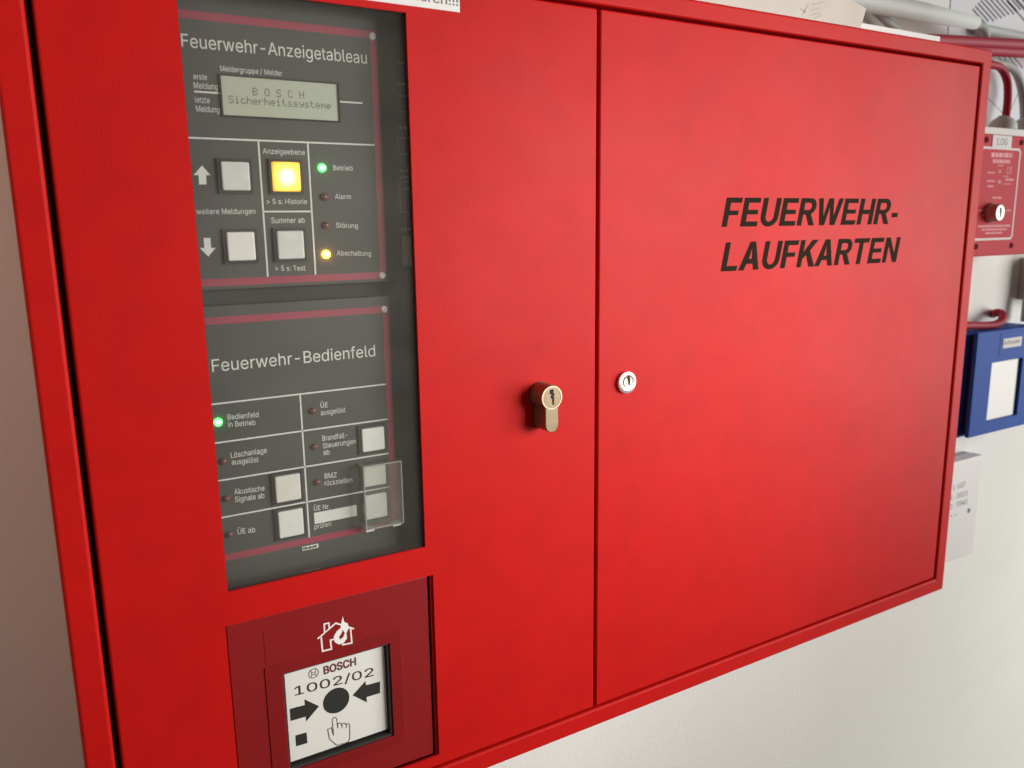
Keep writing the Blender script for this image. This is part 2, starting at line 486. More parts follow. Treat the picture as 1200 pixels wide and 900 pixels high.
# heavy slanted capitals, one outline per letter (cap height 1, stroke 0.19)
def arc(cx, cz, rx, rz, a0, a1, n=10):
    return [(cx + rx * math.cos(math.radians(a0 + (a1 - a0) * k / n)), cz + rz * math.sin(math.radians(a0 + (a1 - a0) * k / n))) for k in range(n + 1)]
T_ = 0.175; V_ = 0.195
GLYPH = {
    'F': (0.60, [[(0, 0), (V_, 0), (V_, 0.40), (0.53, 0.40), (0.53, 0.40 + T_ * 0.92), (V_, 0.40 + T_ * 0.92), (V_, 1 - T_), (0.60, 1 - T_), (0.60, 1), (0, 1)]]),
    'E': (0.65, [[(0, 0), (0.65, 0), (0.65, T_), (V_, T_), (V_, 0.42), (0.59, 0.42), (0.59, 0.42 + T_ * 0.92), (V_, 0.42 + T_ * 0.92), (V_, 1 - T_), (0.63, 1 - T_), (0.63, 1), (0, 1)]]),
    'U': (0.71, [[(0, 1)] + arc(0.355, 0.36, 0.355, 0.375, 180, 360, 16) + [(0.71, 1), (0.71 - V_, 1)] + arc(0.355, 0.36, 0.355 - V_, 0.375 - T_, 360, 180, 16) + [(V_, 1)]]),
    'L': (0.60, [[(0, 0), (0.60, 0), (0.60, T_), (V_, T_), (V_, 1), (0, 1)]]),
    'H': (0.71, [[(0, 0), (V_, 0), (V_, 0.40), (0.71 - V_, 0.40), (0.71 - V_, 0), (0.71, 0), (0.71, 1), (0.71 - V_, 1), (0.71 - V_, 0.40 + T_), (V_, 0.40 + T_), (V_, 1), (0, 1)]]),
    'T': (0.72, [[(0.26, 0), (0.46, 0), (0.46, 1 - T_), (0.72, 1 - T_), (0.72, 1), (0, 1), (0, 1 - T_), (0.26, 1 - T_)]]),
    'N': (0.72, [[(0, 0), (0.19, 0), (0.19, 0.66), (0.52, 0), (0.72, 0), (0.72, 1), (0.53, 1), (0.53, 0.36), (0.205, 1), (0, 1)]]),
    'K': (0.78, [[(0, 0), (V_, 0), (V_, 0.29), (0.33, 0.44), (0.53, 0), (0.78, 0), (0.47, 0.60), (0.76, 1), (0.50, 1), (V_, 0.56), (V_, 1), (0, 1)]]),
    'W': (1.10, [[(0, 1), (0.21, 0), (0.43, 0), (0.55, 0.68), (0.67, 0), (0.89, 0), (1.10, 1), (0.90, 1), (0.775, 0.33), (0.655, 1), (0.445, 1), (0.325, 0.33), (0.20, 1)]]),
    'A': (0.80, [[(0, 0), (0.21, 0), (0.285, 0.22), (0.515, 0.22), (0.59, 0), (0.80, 0), (0.51, 1), (0.40, 1), (0.40, 0.77), (0.455, 0.39), (0.345, 0.39), (0.399, 0.77), (0.399, 1), (0.29, 1)]]),
    'R': (0.74, [[(0, 0), (V_, 0), (V_, 0.40), (0.30, 0.40), (0.50, 0), (0.74, 0), (0.515, 0.435)] + arc(0.43, 0.705, 0.265, 0.295, -62, 90, 14) + [(0, 1), (0, 0.701), (V_, 0.701), (V_, 0.83), (0.41, 0.83)] + arc(0.41, 0.70, 0.09, 0.13, 90, -90, 10) + [(V_, 0.57), (V_, 0.70), (0, 0.70)]]),
    '-': (0.30, [[(0, 0.27), (0.30, 0.27), (0.30, 0.27 + T_), (0, 0.27 + T_)]]),
}
def capitals(word, p0, p1, cap, slant, parent):
    a, b = W(*p0), W(*p1)
    h = W(p0[0], p0[1] - cap).z - a.z
    z0 = (a.z + b.z) / 2
    kern = {('R', 'W'): -0.075, ('L', 'A'): -0.02, ('K', 'A'): -0.085, ('R', 'T'): -0.06, ('W', 'E'): -0.02, ('E', 'R'): -0.005}
    step = [GLYPH[c][0] + 0.085 + kern.get((c, word[q + 1]) if q + 1 < len(word) else (), 0) for q, c in enumerate(word)]
    total = sum(step) - 0.085
    kx = (b.x - a.x - slant * h) / total
    x = a.x
    for q, c in enumerate(word):
        w, outs = GLYPH[c]
        mb = MB()
        for o_ in outs:
            mb.prism([(x + u * kx + v * h * slant, z0 + v * h) for u, v in o_], -0.00012, 0.0001)
        o2 = obj('letter', mb, INK_OLIVE, parent)
        x += step[q] * kx
capitals('FEUERWEHR-', (845.4, 266), (1053.5, 262.4), 34.6, 0.21, dr)
capitals('LAUFKARTEN', (844.3, 318.7), (1053.5, 306.4), 34.0, 0.21, dr)

# profile cylinder in the left door
def euro(cx, cz, r, w, h, grow=0.0):
    """key-shaped outline: round head on top, straight stem with a round foot"""
    r += grow; hw = w / 2 + grow; bot = cz - (h - r + grow) + 0
    a0 = math.asin(hw / r); pts = []
    for k in range(33):
        a = -math.pi / 2 + a0 + (2 * math.pi - 2 * a0) * k / 32
        pts.append((cx + r * math.cos(a), cz + r * math.sin(a)))
    yb = bot + hw
    for k in range(13):
        a = math.pi + math.pi * k / 12
        pts.append((cx + hw * math.cos(a), yb + hw * math.sin(a)))
    return pts
LP = 0.0155
hc = XZ((646.8, 466.0), -LP)
lk = obj('lock_cylinder', MB().prism(euro(hc[0], hc[1], 0.0086, 0.0104, 0.0245 + 0.0086), -LP, 0.004), BRASS, cab, bevel=0.0005, seg=2)
obj('collar', MB().prism(euro(hc[0], hc[1], 0.0086, 0.0104, 0.0245 + 0.0086, 0.0003), -0.0004, 0.003), RUBBER, lk)
obj('rim', MB().lathe(hc[0], hc[1], [(0.0072, -LP + 0.0004), (0.0072, -LP - 0.0003), (0.0083, -LP - 0.0003), (0.0084, -LP + 0.0004)]), BRASS_LT, lk, smooth=False)
obj('plug', MB().lathe(hc[0], hc[1], [(0, -LP - 0.0001), (0.0070, -LP - 0.0001), (0.0070, -LP + 0.001)]), BRASS, lk)
def keyway(cx, cz, k, yf):
    pts = [(-0.9, 6.2), (0.5, 6.4), (1.2, 5.2), (0.7, 3.8), (1.7, 2.6), (0.9, 1.0), (1.3, -0.6), (1.2, -5.6), (0.4, -5.6), (0.2, -1.2), (-0.9, 0.6), (-0.1, 2.2), (-1.5, 3.4), (-1.4, 5.2)]
    return MB().prism([(cx + x * k * 1.35, cz + z * k) for x, z in pts], yf, yf + 0.0005)
obj('keyway', keyway(hc[0], hc[1] , 0.00092, -LP - 0.0004), KEYHOLE, lk)
# round cam lock in the right door
c2 = XZ((735.5, 448.5), -0.003)
cl = obj('cam_lock', MB().lathe(c2[0], c2[1], [(0.0082, 0.001), (0.0084, -0.0020), (0.0080, -0.0030), (0.0062, -0.0036), (0.0060, -0.0034), (0, -0.0034)], 48), CHROME, cab, smooth=False)
obj('plug_gap', MB().lathe(c2[0] + 0.0004, c2[1] + 0.0011, [(0.0052, -0.0033), (0.0052, -0.00355), (0, -0.00355)], 36), GROOVE, cl)
obj('plug', MB().lathe(c2[0] + 0.0004, c2[1] + 0.0011, [(0.0048, -0.0033), (0.0047, -0.0041), (0.0034, -0.0037), (0, -0.0036)], 36), NICKEL, cl)
obj('keyway', keyway(c2[0] + 0.0004, c2[1] + 0.0016, 0.00058, -0.0043), KEYHOLE, cl)

# ------------------------------------------------------------------ the two panels behind the window
DP = 0.020
def px_line(par, a, b, w, m=INK_WHITE, d=DP, name='printed_line'):
    p, q = XZ(a, d), XZ(b, d)
    if abs(q[0] - p[0]) > abs(q[1] - p[1]):
        z = (p[1] + q[1]) / 2; p, q = (p[0], z), (q[0], z)
    else:
        x = (p[0] + q[0]) / 2; p, q = (x, p[1]), (x, q[1])
    return obj(name, MB().stroke([p, q], w, d - 0.00008, d + 0.0002), m, par)

def button(par, tl, tr, br, bl, lit=False):
    x0, x1, za, zb = RECT(tl, tr, br, bl, DP - 0.003)
    b = obj('button', MB().box(x0, x1, DP - 0.003, DP + 0.002, za, zb), CAP_LIT if lit else random.choice(CAPS), par, bevel=0.0009, seg=2)
    f = MB(); o = 0.0017; i = 0.0003
    f.box(x0 - o, x0 - i, DP - 0.0016, DP, za - o, zb + o); f.box(x1 + i, x1 + o, DP - 0.0016, DP, za - o, zb + o)
    f.box(x0 - i, x1 + i, DP - 0.0016, DP, za - o, za - i); f.box(x0 - i, x1 + i, DP - 0.0016, DP, zb + i, zb + o)
    obj('bezel', f, BEZEL, b)
    if lit:
        tag(b, 'amber lit button')
    return b

def lamp(par, p, m, core=None, r=0.0024):
    x, z = XZ(p, DP)
    prof = [(r, DP + 0.001), (r, DP - 0.0006), (r * 0.85, DP - 0.0014), (r * 0.5, DP - 0.0019), (0, DP - 0.0021)]
    o = obj('indicator_lamp', MB().lathe(x, z, prof, 20), m, par, smooth=True)
    if core:
        obj('lit_core', MB().lathe(x, z, [(r * 0.62, DP - 0.0016), (r * 0.4, DP - 0.0022), (0, DP - 0.0024)], 16), core, o, smooth=True)
    return o

def pin(par, p):
    x, z = XZ(p, DP)
    return obj('corner_screw', MB().lathe(x, z, [(0.0024, DP + 0.001), (0.0023, DP - 0.0005), (0.0016, DP - 0.0013), (0.0006, DP - 0.0016), (0.0005, DP - 0.0010), (0, DP - 0.0009)], 12), GLINT_WHITE, par)

PX0, PX1 = 0.045, 0.2045
# --- display panel (upper)
zb_fat = XZ((240, 341), DP)[1]
fat = thing('fire_display_panel', (0.13, DP + 0.04, zb_fat), 'dark display panel with small lcd screen and amber lit button behind upper window', 'control panel')
obj('front_plate', MB().box(PX0, PX1, DP, DP + 0.012, zb_fat, EYE + 0.150), PLATE, fat, bevel=0.0008, seg=2)
obj('side_plate', MB().box(PX1 - 0.0006, 0.245, DP + 0.0004, DP + 0.0115, zb_fat - 0.004, EYE + 0.150), PLATE, fat)
for a, b, w in ((z1(-60, 40), z1(925, 156), 0.0042), (z2(-20, 688), z2(962, 650), 0.0042)):
    px_line(fat, a, b, w, PINK, name='stripe')
zt = XZ(z1(925, 156), DP)[1]; zl = XZ(z2(962, 650), DP)[1]
xr = XZ((443, 180), DP)[0]
obj('stripe', MB().stroke([(xr, zl + 0.0042), (xr, zt - 0.0048)], 0.0042, DP - 0.00008, DP + 0.0002), PINK, fat)
pin(fat, z1(922, 160)); pin(fat, z2(966, 648))
TX = [('Feuerwehr-Anzeigetableau', z1, (86, 205), (900, 281), 58), ('Meldergruppe / Melder', z1, (256, 314), (528, 332), 24),
      ('erste', z1, (138, 348), (198, 352), 26), ('Meldung', z1, (140, 388), (245, 394), 27), ('letzte', z1, (146, 450), (210, 454), 26),
      ('Meldung', z1, (150, 490), (253, 496), 27), ('Anzeigeebene', z2, (443, 113), (628, 118), 24), ('> 5 s: Historie', z2, (460, 333), (637, 334), 22),
      ('Summer ab', z2, (480, 418), (627, 417), 24), ('> 5 s: Test', z2, (498, 627), (630, 626), 22), ('weitere Meldungen', z2, (150, 378), (410, 378), 24),
      ('Betrieb', z2, (752, 186), (838, 187), 22), ('Alarm', z2, (760, 312), (830, 312), 22), ('Störung', z2, (765, 438), (860, 440), 22),
      ('Abschaltung', z2, (768, 560), (918, 562), 22)]
for s, zf, a, b, cp in TX:
    lettering(s, zf(*a), zf(*b), cp / 3.75, DP, INK_WHITE, fat, bold=0.0)
LW = 0.0009
for a, b in ((z1(145, 402), z1(258, 410)), (z1(782, 447), z1(877, 453)), (z1(60, 603), z1(930, 637)), (z1(424, 622), z2(463, 650)), (z1(640, 632), z2(674, 640)), (z2(446, 368), z2(654, 366))):
    px_line(fat, a, b, LW)
obj('arrow', MB().prism([XZ(z2(*p), DP) for p in ((175, 165), (212, 207), (193, 207), (195, 248), (162, 248), (160, 207), (138, 207))], DP - 0.0001, DP + 0.0002), INK_WHITE, fat)
obj('arrow', MB().prism([XZ(z2(*p), DP) for p in ((182, 483), (212, 483), (215, 527), (235, 527), (203, 565), (165, 527), (185, 527))], DP - 0.0001, DP + 0.0002), INK_WHITE, fat)
button(fat, z2(258, 147), z2(383, 147), z2(390, 272), z2(265, 278))
button(fat, z2(485, 150), z2(605, 148), z2(613, 275), z2(492, 280), True)
button(fat, z2(283, 457), z2(408, 455), z2(412, 580), z2(290, 587))
button(fat, z2(505, 452), z2(622, 450), z2(628, 573), z2(510, 580))
tag(lamp(fat, z2(702, 175), LED_GREEN, LED_GREEN_C), 'lit green lamp')
lamp(fat, z2(712, 303), LED_RED); lamp(fat, z2(718, 428), LED_AMBER_OFF)
tag(lamp(fat, z2(720, 555), LED_YELLOW, LED_YELLOW_C), 'lit amber lamp')
# lcd with 5 x 7 dot letters
lx0, lx1, lz0, lz1 = RECT(z1(257, 333), z1(770, 370), z1(774, 531), z1(267, 507), DP)
lcd = obj('display', MB().box(lx0, lx1, DP - 0.0004, DP + 0.001, lz0, lz1), LCD, fat)
fm = MB(); o = 0.0009
fm.box(lx0 - o, lx0, DP - 0.0012, DP, lz0 - o, lz1 + o); fm.box(lx1, lx1 + o, DP - 0.0012, DP, lz0 - o, lz1 + o)
fm.box(lx0, lx1, DP - 0.0012, DP, lz0 - o, lz0); fm.box(lx0, lx1, DP - 0.0012, DP, lz1, lz1 + o)
obj('bezel', fm, GROOVE, lcd)
DOT = {'B': '11110 10001 10001 11110 10001 10001 11110', 'O': '01110 10001 10001 10001 10001 10001 01110', 'S': '01111 10000 10000 01110 00001 00001 11110',
       'C': '01110 10001 10000 10000 10000 10001 01110', 'H': '10001 10001 10001 11111 10001 10001 10001', 'i': '00100 00000 01100 00100 00100 00100 01110',
       'c': '00000 00000 01110 10000 10000 10001 01110', 'h': '10000 10000 10110 11001 10001 10001 10001', 'e': '00000 00000 01110 10001 11111 10000 01110',
       'r': '00000 00000 10110 11001 10000 10000 10000', 't': '01000 01000 11100 01000 01000 01001 00110', 's': '00000 00000 01110 10000 01110 00001 11110',
       'y': '00000 00000 10001 10001 01111 00001 01110', 'm': '00000 00000 11010 10101 10101 10001 10001'}
def dots(s, a, b, cap):
    p, q = XZ(a, DP), XZ(b, DP); t = XZ((a[0], a[1] - cap), DP)[1]
    n = len(s) * 6 - 1; cx = (q[0] - p[0]) / n; cz = (t - p[1]) / 7; zb = (p[1] + q[1]) / 2
    mb = MB()
    for i, ch in enumerate(s):
        if ch == ' ': continue
        for r, row in enumerate(DOT[ch].split()):
            for c, bit in enumerate(row):
                if bit == '1':
                    x = p[0] + (i * 6 + c) * cx; z = zb + (6 - r) * cz
                    mb.add([(x, DP - 0.0005, z), (x + cx * 0.93, DP - 0.0005, z), (x + cx * 0.93, DP - 0.0005, z + cz * 0.93), (x, DP - 0.0005, z + cz * 0.93)], [(0, 1, 2, 3)])
    return obj('display_text', mb, LCD_INK, lcd)
dots('B O S C H', z1(398, 421), z1(624, 433), 9.0)
dots('Sicherheitssysteme', z1(293, 456), z1(742, 478), 9.0)
# ghost reflections in the window, painted as pale marks on the side plate
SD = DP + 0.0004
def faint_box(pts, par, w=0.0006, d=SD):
    return obj('reflection_outline', MB().stroke([XZ(p, d) for p in pts], w, d - 0.0001, d + 0.0002), REFLECT_GREY, par)
def fz(u, v): return (450 + u / 4.5, 120 + v / 4.5)
faint_box([(466, 73), (500, 76), (502, 134), (468, 130)], fat).data.name = 'reflection_outline'
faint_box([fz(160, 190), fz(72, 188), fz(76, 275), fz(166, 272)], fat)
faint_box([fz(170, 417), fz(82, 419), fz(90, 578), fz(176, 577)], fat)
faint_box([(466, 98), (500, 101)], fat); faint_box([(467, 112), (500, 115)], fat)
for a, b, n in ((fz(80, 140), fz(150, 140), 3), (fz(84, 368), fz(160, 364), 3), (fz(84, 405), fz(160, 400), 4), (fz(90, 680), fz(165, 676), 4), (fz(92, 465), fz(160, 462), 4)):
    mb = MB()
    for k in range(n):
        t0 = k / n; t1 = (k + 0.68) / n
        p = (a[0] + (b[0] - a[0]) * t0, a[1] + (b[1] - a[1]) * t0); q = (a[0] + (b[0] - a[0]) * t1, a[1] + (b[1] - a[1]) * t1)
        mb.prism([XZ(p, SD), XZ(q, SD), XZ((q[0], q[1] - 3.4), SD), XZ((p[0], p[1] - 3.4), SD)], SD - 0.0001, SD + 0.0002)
    obj('reflection_dashes', mb, REFLECT_GREY, fat)
obj('reflection_patch', MB().prism([XZ(p, SD) for p in (fz(94, 706), fz(190, 704), fz(196, 856), fz(99, 862))], SD - 0.0001, SD + 0.0002), REFLECT_GREY, fat)
# --- control panel (lower)
zt_fbf = XZ((240, 359), DP)[1]
fbf = thing('fire_control_panel', (0.13, DP + 0.04, EYE - 0.245), 'dark fire service control panel with clear flap over two buttons behind lower window', 'control panel')
obj('front_plate', MB().box(PX0, PX1, DP, DP + 0.012, EYE - 0.240, zt_fbf), PLATE, fbf, bevel=0.0008, seg=2)
obj('side_plate', MB().box(PX1 - 0.0006, 0.245, DP + 0.0004, DP + 0.0115, EYE - 0.240, zb_fat - 0.0041), PLATE, fbf)
obj('mounting_rail', MB().box(PX0, PX1, DP + 0.006, DP + 0.011, zt_fbf, zb_fat), GROOVE, fbf)
px_line(fbf, z3(-20, 145), z3(868, 84), 0.0042, PINK, name='stripe')
px_line(fbf, z4(60, 600), z4(940, 414), 0.0042, PINK, name='stripe')
zt = XZ(z3(868, 84), DP)[1]; zl = XZ(z4(800, 443), DP)[1]; xr = XZ((455, 440), DP)[0]
obj('stripe', MB().stroke([(xr, zl + 0.004), (xr, zt - 0.0048)], 0.0042, DP - 0.00008, DP + 0.0002), PINK, fbf)
pin(fbf, z3(862, 84))
TX = [('Feuerwehr-Bedienfeld', z3, (108, 360), (824, 290), 55), ('Bedienfeld', z3, (176, 570), (312, 557), 24), ('in Betrieb', z3, (178, 602), (298, 592), 24),
      ('Löschanlage', z3, (190, 736), (348, 716), 24), ('ausgelöst', z3, (194, 768), (312, 755), 24), ('Akustische', z4, (205, 298), (338, 281), 24),
      ('Signale ab', z4, (208, 332), (337, 313), 24), ('ÜE ab', z4, (220, 473), (297, 463), 24), ('ÜE', z3, (584, 517), (616, 514), 22),
      ('ausgelöst', z3, (585, 549), (694, 537), 23), ('Brandfall-', z3, (592, 662), (700, 648), 23), ('Steuerungen', z3, (594, 694), (739, 675), 23),
      ('ab', z3, (596, 724), (624, 722), 23), ('BMZ', z3, (602, 828), (655, 822), 23), ('rückstellen', z3, (602, 860), (723, 843), 23),
      ('ÜE Nr.', z4, (555, 370), (625, 360), 22), ('prüfen', z4, (557, 450), (630, 437), 22)]
for s, zf, a, b, cp in TX:
    lettering(s, zf(*a), zf(*b), cp / 3.75, DP, INK_WHITE, fbf, bold=0.0)
for a, b in ((z3(40, 510), z3(870, 413)), (z3(50, 682), z3(878, 567)), (z3(70, 850), z3(880, 716)), (z4(70, 416), z4(890, 262)), (z3(493, 462), z4(535, 483))):
    px_line(fbf, a, b, LW)
tag(lamp(fbf, z3(133, 580), LED_GREEN, LED_GREEN_C), 'lit green lamp')
for p in (z3(155, 752), z4(170, 315), z4(183, 473), z3(548, 530), z3(556, 688), z3(568, 843)):
    lamp(fbf, p, LED_RED, r=0.0022)
for q in (((382, 222), (495, 205), (500, 320), (390, 337)), ((397, 375), (508, 360), (512, 475), (402, 493)), ((765, 10), (865, 0), (868, 100), (768, 115)),
          ((772, 176), (870, 157), (875, 250), (778, 270)), ((780, 308), (875, 285), (880, 393), (785, 413))):
    button(fbf, *[z4(*p) for p in q])
x0, x1, za, zb = RECT(z4(555, 377), z4(742, 345), z4(742, 392), z4(557, 427), DP)
obj('white_label', MB().box(x0, x1, DP - 0.0002, DP + 0.0005, za, zb), CAP, fbf)
x0, x1, za, zb = RECT((354, 641), (373, 636.6), (373, 641.6), (354.5, 645.4), DP)
pl = obj('maker_plate', MB().box(x0, x1, DP - 0.0002, DP + 0.0005, za, zb), INK_WHITE, fbf)
mb = MB()
xx = x0 + 0.0006
while xx < x1 - 0.0012:
    w = random.uniform(0.0006, 0.0012)
    mb.box(xx, xx + w, DP - 0.0004, DP - 0.0001, za + 0.0006, zb - 0.0006 - random.choice((0, 0.0004))); xx += w + 0.00045
obj('worn_maker_print', mb, GROOVE, pl)
# clear flap over two buttons
FD = DP - 0.0105
x0, x1, za, zb = RECT((426, 547.5), (470.5, 540), (473.5, 613), (429, 621.5), FD)
fl = MB(); t = 0.0014
fl.box(x0, x1, FD, FD + t, za, zb)
obj_f = obj('clear_cover', fl, ACRYL, fbf, bevel=0.0003, seg=1)
sd = MB()
sd.box(x0, x0 + t, FD + t + 0.0001, DP - 0.0005, za, zb); sd.box(x1 - t, x1, FD + t + 0.0001, DP - 0.0005, za, zb)
sd.box(x0 + t + 0.0001, x1 - t - 0.0001, FD + t + 0.0001, DP - 0.0005, zb - t, zb); sd.box(x0 + t + 0.0001, x1 - t - 0.0001, FD + t + 0.0001, DP - 0.0005, za, za + t)
obj('cover_side', sd, ACRYL, obj_f)
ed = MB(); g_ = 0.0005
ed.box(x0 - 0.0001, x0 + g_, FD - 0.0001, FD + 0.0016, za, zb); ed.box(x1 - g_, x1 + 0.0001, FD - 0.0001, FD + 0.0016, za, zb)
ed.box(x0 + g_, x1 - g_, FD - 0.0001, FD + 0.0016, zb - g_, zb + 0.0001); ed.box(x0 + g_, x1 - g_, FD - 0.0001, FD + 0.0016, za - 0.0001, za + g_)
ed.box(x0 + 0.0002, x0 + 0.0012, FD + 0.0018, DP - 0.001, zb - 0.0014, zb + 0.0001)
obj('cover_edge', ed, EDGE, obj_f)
hg = MB()
for a in (x0 + 0.001, x1 - 0.0065):
    hg.box(a, a + 0.0055, FD + 0.003, DP - 0.001, za - 0.0024, za - 0.0003)
obj('hinge', hg, CAP, obj_f)

# ------------------------------------------------------------------ red manual call point in the lower cutout
CD = 0.0022
cpt = thing('manual_call_point', ((CX0 + CX1) / 2, 0.06, CZ0), 'red manual call point with white pane, black arrows and disc', 'call point')
HX0, HX1, HZ0, HZ1 = CX0 + 0.0006, CX1 - 0.0034, CZ0 + 0.001, CZ1 - 0.0008
lip = MB()
lip.box(CX1 - 0.0016, CX1 + 0.006, 0.0020, 0.0032, CZ0 - 0.004, CZ1 + 0.006)
obj('inner_lip', lip, RED, dl)
ox0, ox1, oz0, oz1 = RECT(z5(345, 488), z5(803, 365), z5(825, 765), z5(385, 893), CD)
def ringbox(mb, X0, X1, Z0, Z1, a0, a1, b0, b1, yf, yb):
    mb.add([(X0, yf, Z0), (X1, yf, Z0), (X1, yf, Z1), (X0, yf, Z1), (a0, yf, b0), (a1, yf, b0), (a1, yf, b1), (a0, yf, b1),
            (X0, yb, Z0), (X1, yb, Z0), (X1, yb, Z1), (X0, yb, Z1), (a0, yb, b0), (a1, yb, b0), (a1, yb, b1), (a0, yb, b1)],
           [(0, 1, 5, 4), (1, 2, 6, 5), (2, 3, 7, 6), (3, 0, 4, 7), (0, 8, 9, 1), (1, 9, 10, 2), (2, 10, 11, 3), (3, 11, 8, 0),
            (4, 5, 13, 12), (5, 6, 14, 13), (6, 7, 15, 14), (7, 4, 12, 15), (8, 12, 13, 9), (9, 13, 14, 10), (10, 14, 15, 11), (11, 15, 12, 8)])
    return mb
obj('housing', ringbox(MB(), HX0, HX1, HZ0, HZ1, ox0 - 0.001, ox1 + 0.001, oz0 - 0.001, oz1 + 0.001, CD, 0.050), RED_PLASTIC, cpt, bevel=0.0006, seg=2)
# raised inner border with fine ribs round the pane
rx0 = XZ(z5(262, 470), CD)[0]; rx1 = XZ(z5(868, 400), CD)[0]
rz1 = XZ(z5(560, 378), CD)[1]; rz0 = oz0 - 0.009
obj('raised_border', ringbox(MB(), rx0, rx1, rz0, rz1, ox0 - 0.0012, ox1 + 0.0012, oz0 - 0.0012, oz1 + 0.0012, CD - 0.0007, CD + 0.001), RED_PLASTIC, cpt, bevel=0.0003, seg=1)
rb = MB()
x = rx0 + 0.0015
while x < rx1 - 0.001:
    for (a, b) in ((rz0 + 0.001, oz0 - 0.002), (oz1 + 0.002, rz1 - 0.001)) if ox0 - 0.0018 < x < ox1 + 0.0012 else ((rz0 + 0.001, rz1 - 0.001),):
        if b - a > 0.001: rb.box(x, x + 0.0005, CD - 0.00080, CD - 0.0006, a, b)
    x += 0.0013
o = obj('rib', rb, RED_PLASTIC, cpt); o['kind'] = 'stuff'
uz = XZ(z5(560, 215), CD)[1]
obj('raised_field', MB().box(rx0 + 0.001, rx1, CD - 0.00025, CD + 0.0005, rz1 + 0.0012, HZ1 - 0.009), RED_PLASTIC, cpt, bevel=0.0002, seg=1)
# the pane
obj('shade_lining', ringbox(MB(), ox0 - 0.0008, ox1 + 0.0008, oz0 - 0.0008, oz1 + 0.0008, ox0 + 0.0001, ox1 - 0.0005, oz0 + 0.0006, oz1 - 0.0001, CD + 0.0007, CD + 0.0090), GROOVE, cpt)  # dark lining added to paint the shade on the recess sides
PD = CD + 0.0042
obj('pane', MB().box(ox0 - 0.002, ox1 - 0.0012, PD, PD + 0.002, oz0 + 0.0025, oz1 + 0.004), PANE_WHITE, cpt)
obj('pane_gap', MB().box(ox0 - 0.004, ox1 + 0.004, PD + 0.003, PD + 0.006, oz0 - 0.004, oz1 + 0.004), GROOVE, cpt)
def inkpoly(name, pts, m=INK_BLACK, d=PD, zf=z5):
    return obj(name, MB().prism([XZ(zf(*p), d) for p in pts], d - 0.00015, d + 0.0003), m, cpt)
inkpoly('arrow', [(374, 640), (440, 623), (438, 598), (502, 628), (446, 694), (444, 674), (377, 693)])
inkpoly('arrow', [(770, 520), (708, 536), (706, 518), (650, 580), (712, 611), (711, 588), (770, 570)])
dc = XZ(z5(578, 603), PD); ed = XZ(z5(578, 548), PD)
obj('black_disc', MB().lathe(dc[0], dc[1], [((ed[1] - dc[1]), PD + 0.0002), ((ed[1] - dc[1]), PD - 0.0002), (0, PD - 0.0002)], 40), INK_BLACK, cpt)
inkpoly('key_slot', [(398, 757), (447, 743), (451, 790), (402, 804)])
lettering('BOSCH', z5(524, 486), z5(664, 448), 33 / 3.75, PD, INK_MAROON, cpt, bold=0.06)
lettering('1002/02', z5(396, 582), z5(742, 494), 39 / 3.75, PD, INK_BLACK, cpt, bold=0.015)
# round maker emblem: ring with an H-shaped armature
ec = XZ(z5(478, 484), PD); er = XZ(z5(478, 462), PD)[1] - ec[1]
em = MB()
em.lathe(ec[0], ec[1], [(er, PD + 0.0001), (er, PD - 0.00014), (er * 0.84, PD - 0.00014), (er * 0.84, PD + 0.0001)], 32)
for sx in (-1, 1):
    em.stroke([(ec[0] + sx * er * 0.42, ec[1] + er * 0.62), (ec[0] + sx * er * 0.34, ec[1] + er * 0.2), (ec[0] + sx * er * 0.34, ec[1] - er * 0.2), (ec[0] + sx * er * 0.42, ec[1] - er * 0.62)], er * 0.14, PD - 0.00014, PD + 0.0001)
em.stroke([(ec[0] - er * 0.3, ec[1] + er * 0.22), (ec[0] + er * 0.3, ec[1] + er * 0.22)], er * 0.13, PD - 0.00016, PD + 0.0001)
em.stroke([(ec[0] - er * 0.3, ec[1] - er * 0.22), (ec[0] + er * 0.3, ec[1] - er * 0.22)], er * 0.13, PD - 0.00016, PD + 0.0001)
obj('round_emblem', em, INK_GREY, cpt)
# pointing hand outline
hand = [(580, 800), (548, 772), (540, 730), (556, 722), (566, 756), (560, 686), (566, 678), (576, 678), (580, 688), (585, 724), (584, 706), (592, 702), (601, 706), (604, 722), (603, 708), (612, 702), (620, 706), (622, 722), (622, 708), (632, 704), (637, 712), (637, 770), (630, 786)]
obj('hand_symbol', MB().stroke([XZ(z5(*p), PD) for p in hand], 0.00045, PD - 0.00015, PD + 0.0002, closed=True), INK_BLACK, cpt)
# burning house symbol on the housing
hs = MB(); HD = CD - 0.0002
for line, w in (([(498, 330), (575, 263), (652, 287)], 0.0010), ([(511, 324), (517, 386), (556, 377), (552, 338), (566, 334)], 0.0010), ([(640, 287), (646, 350), (606, 358)], 0.0010), ([(526, 300), (524, 267), (545, 263), (546, 282)], 0.0009)):
    hs.stroke([XZ(z5(*p), HD) for p in line], w, HD - 0.0002, HD + 0.0002)
obj('house_symbol', hs, PAPER, cpt)
flame = [(606, 232), (612, 258), (628, 264), (632, 285), (622, 305), (624, 330), (608, 352), (588, 356), (570, 346), (566, 322), (578, 300), (596, 284), (600, 258)]
obj('flame_symbol', MB().prism([XZ(z5(*p), HD) for p in flame], HD - 0.0003, HD + 0.0002), PAPER, cpt)
inner = [(606, 292), (614, 306), (608, 324), (594, 334), (590, 322), (600, 308)]
obj('flame_heart', MB().prism([XZ(z5(*p), HD) for p in inner], HD - 0.0004, HD + 0.0002), RED_PLASTIC, cpt)

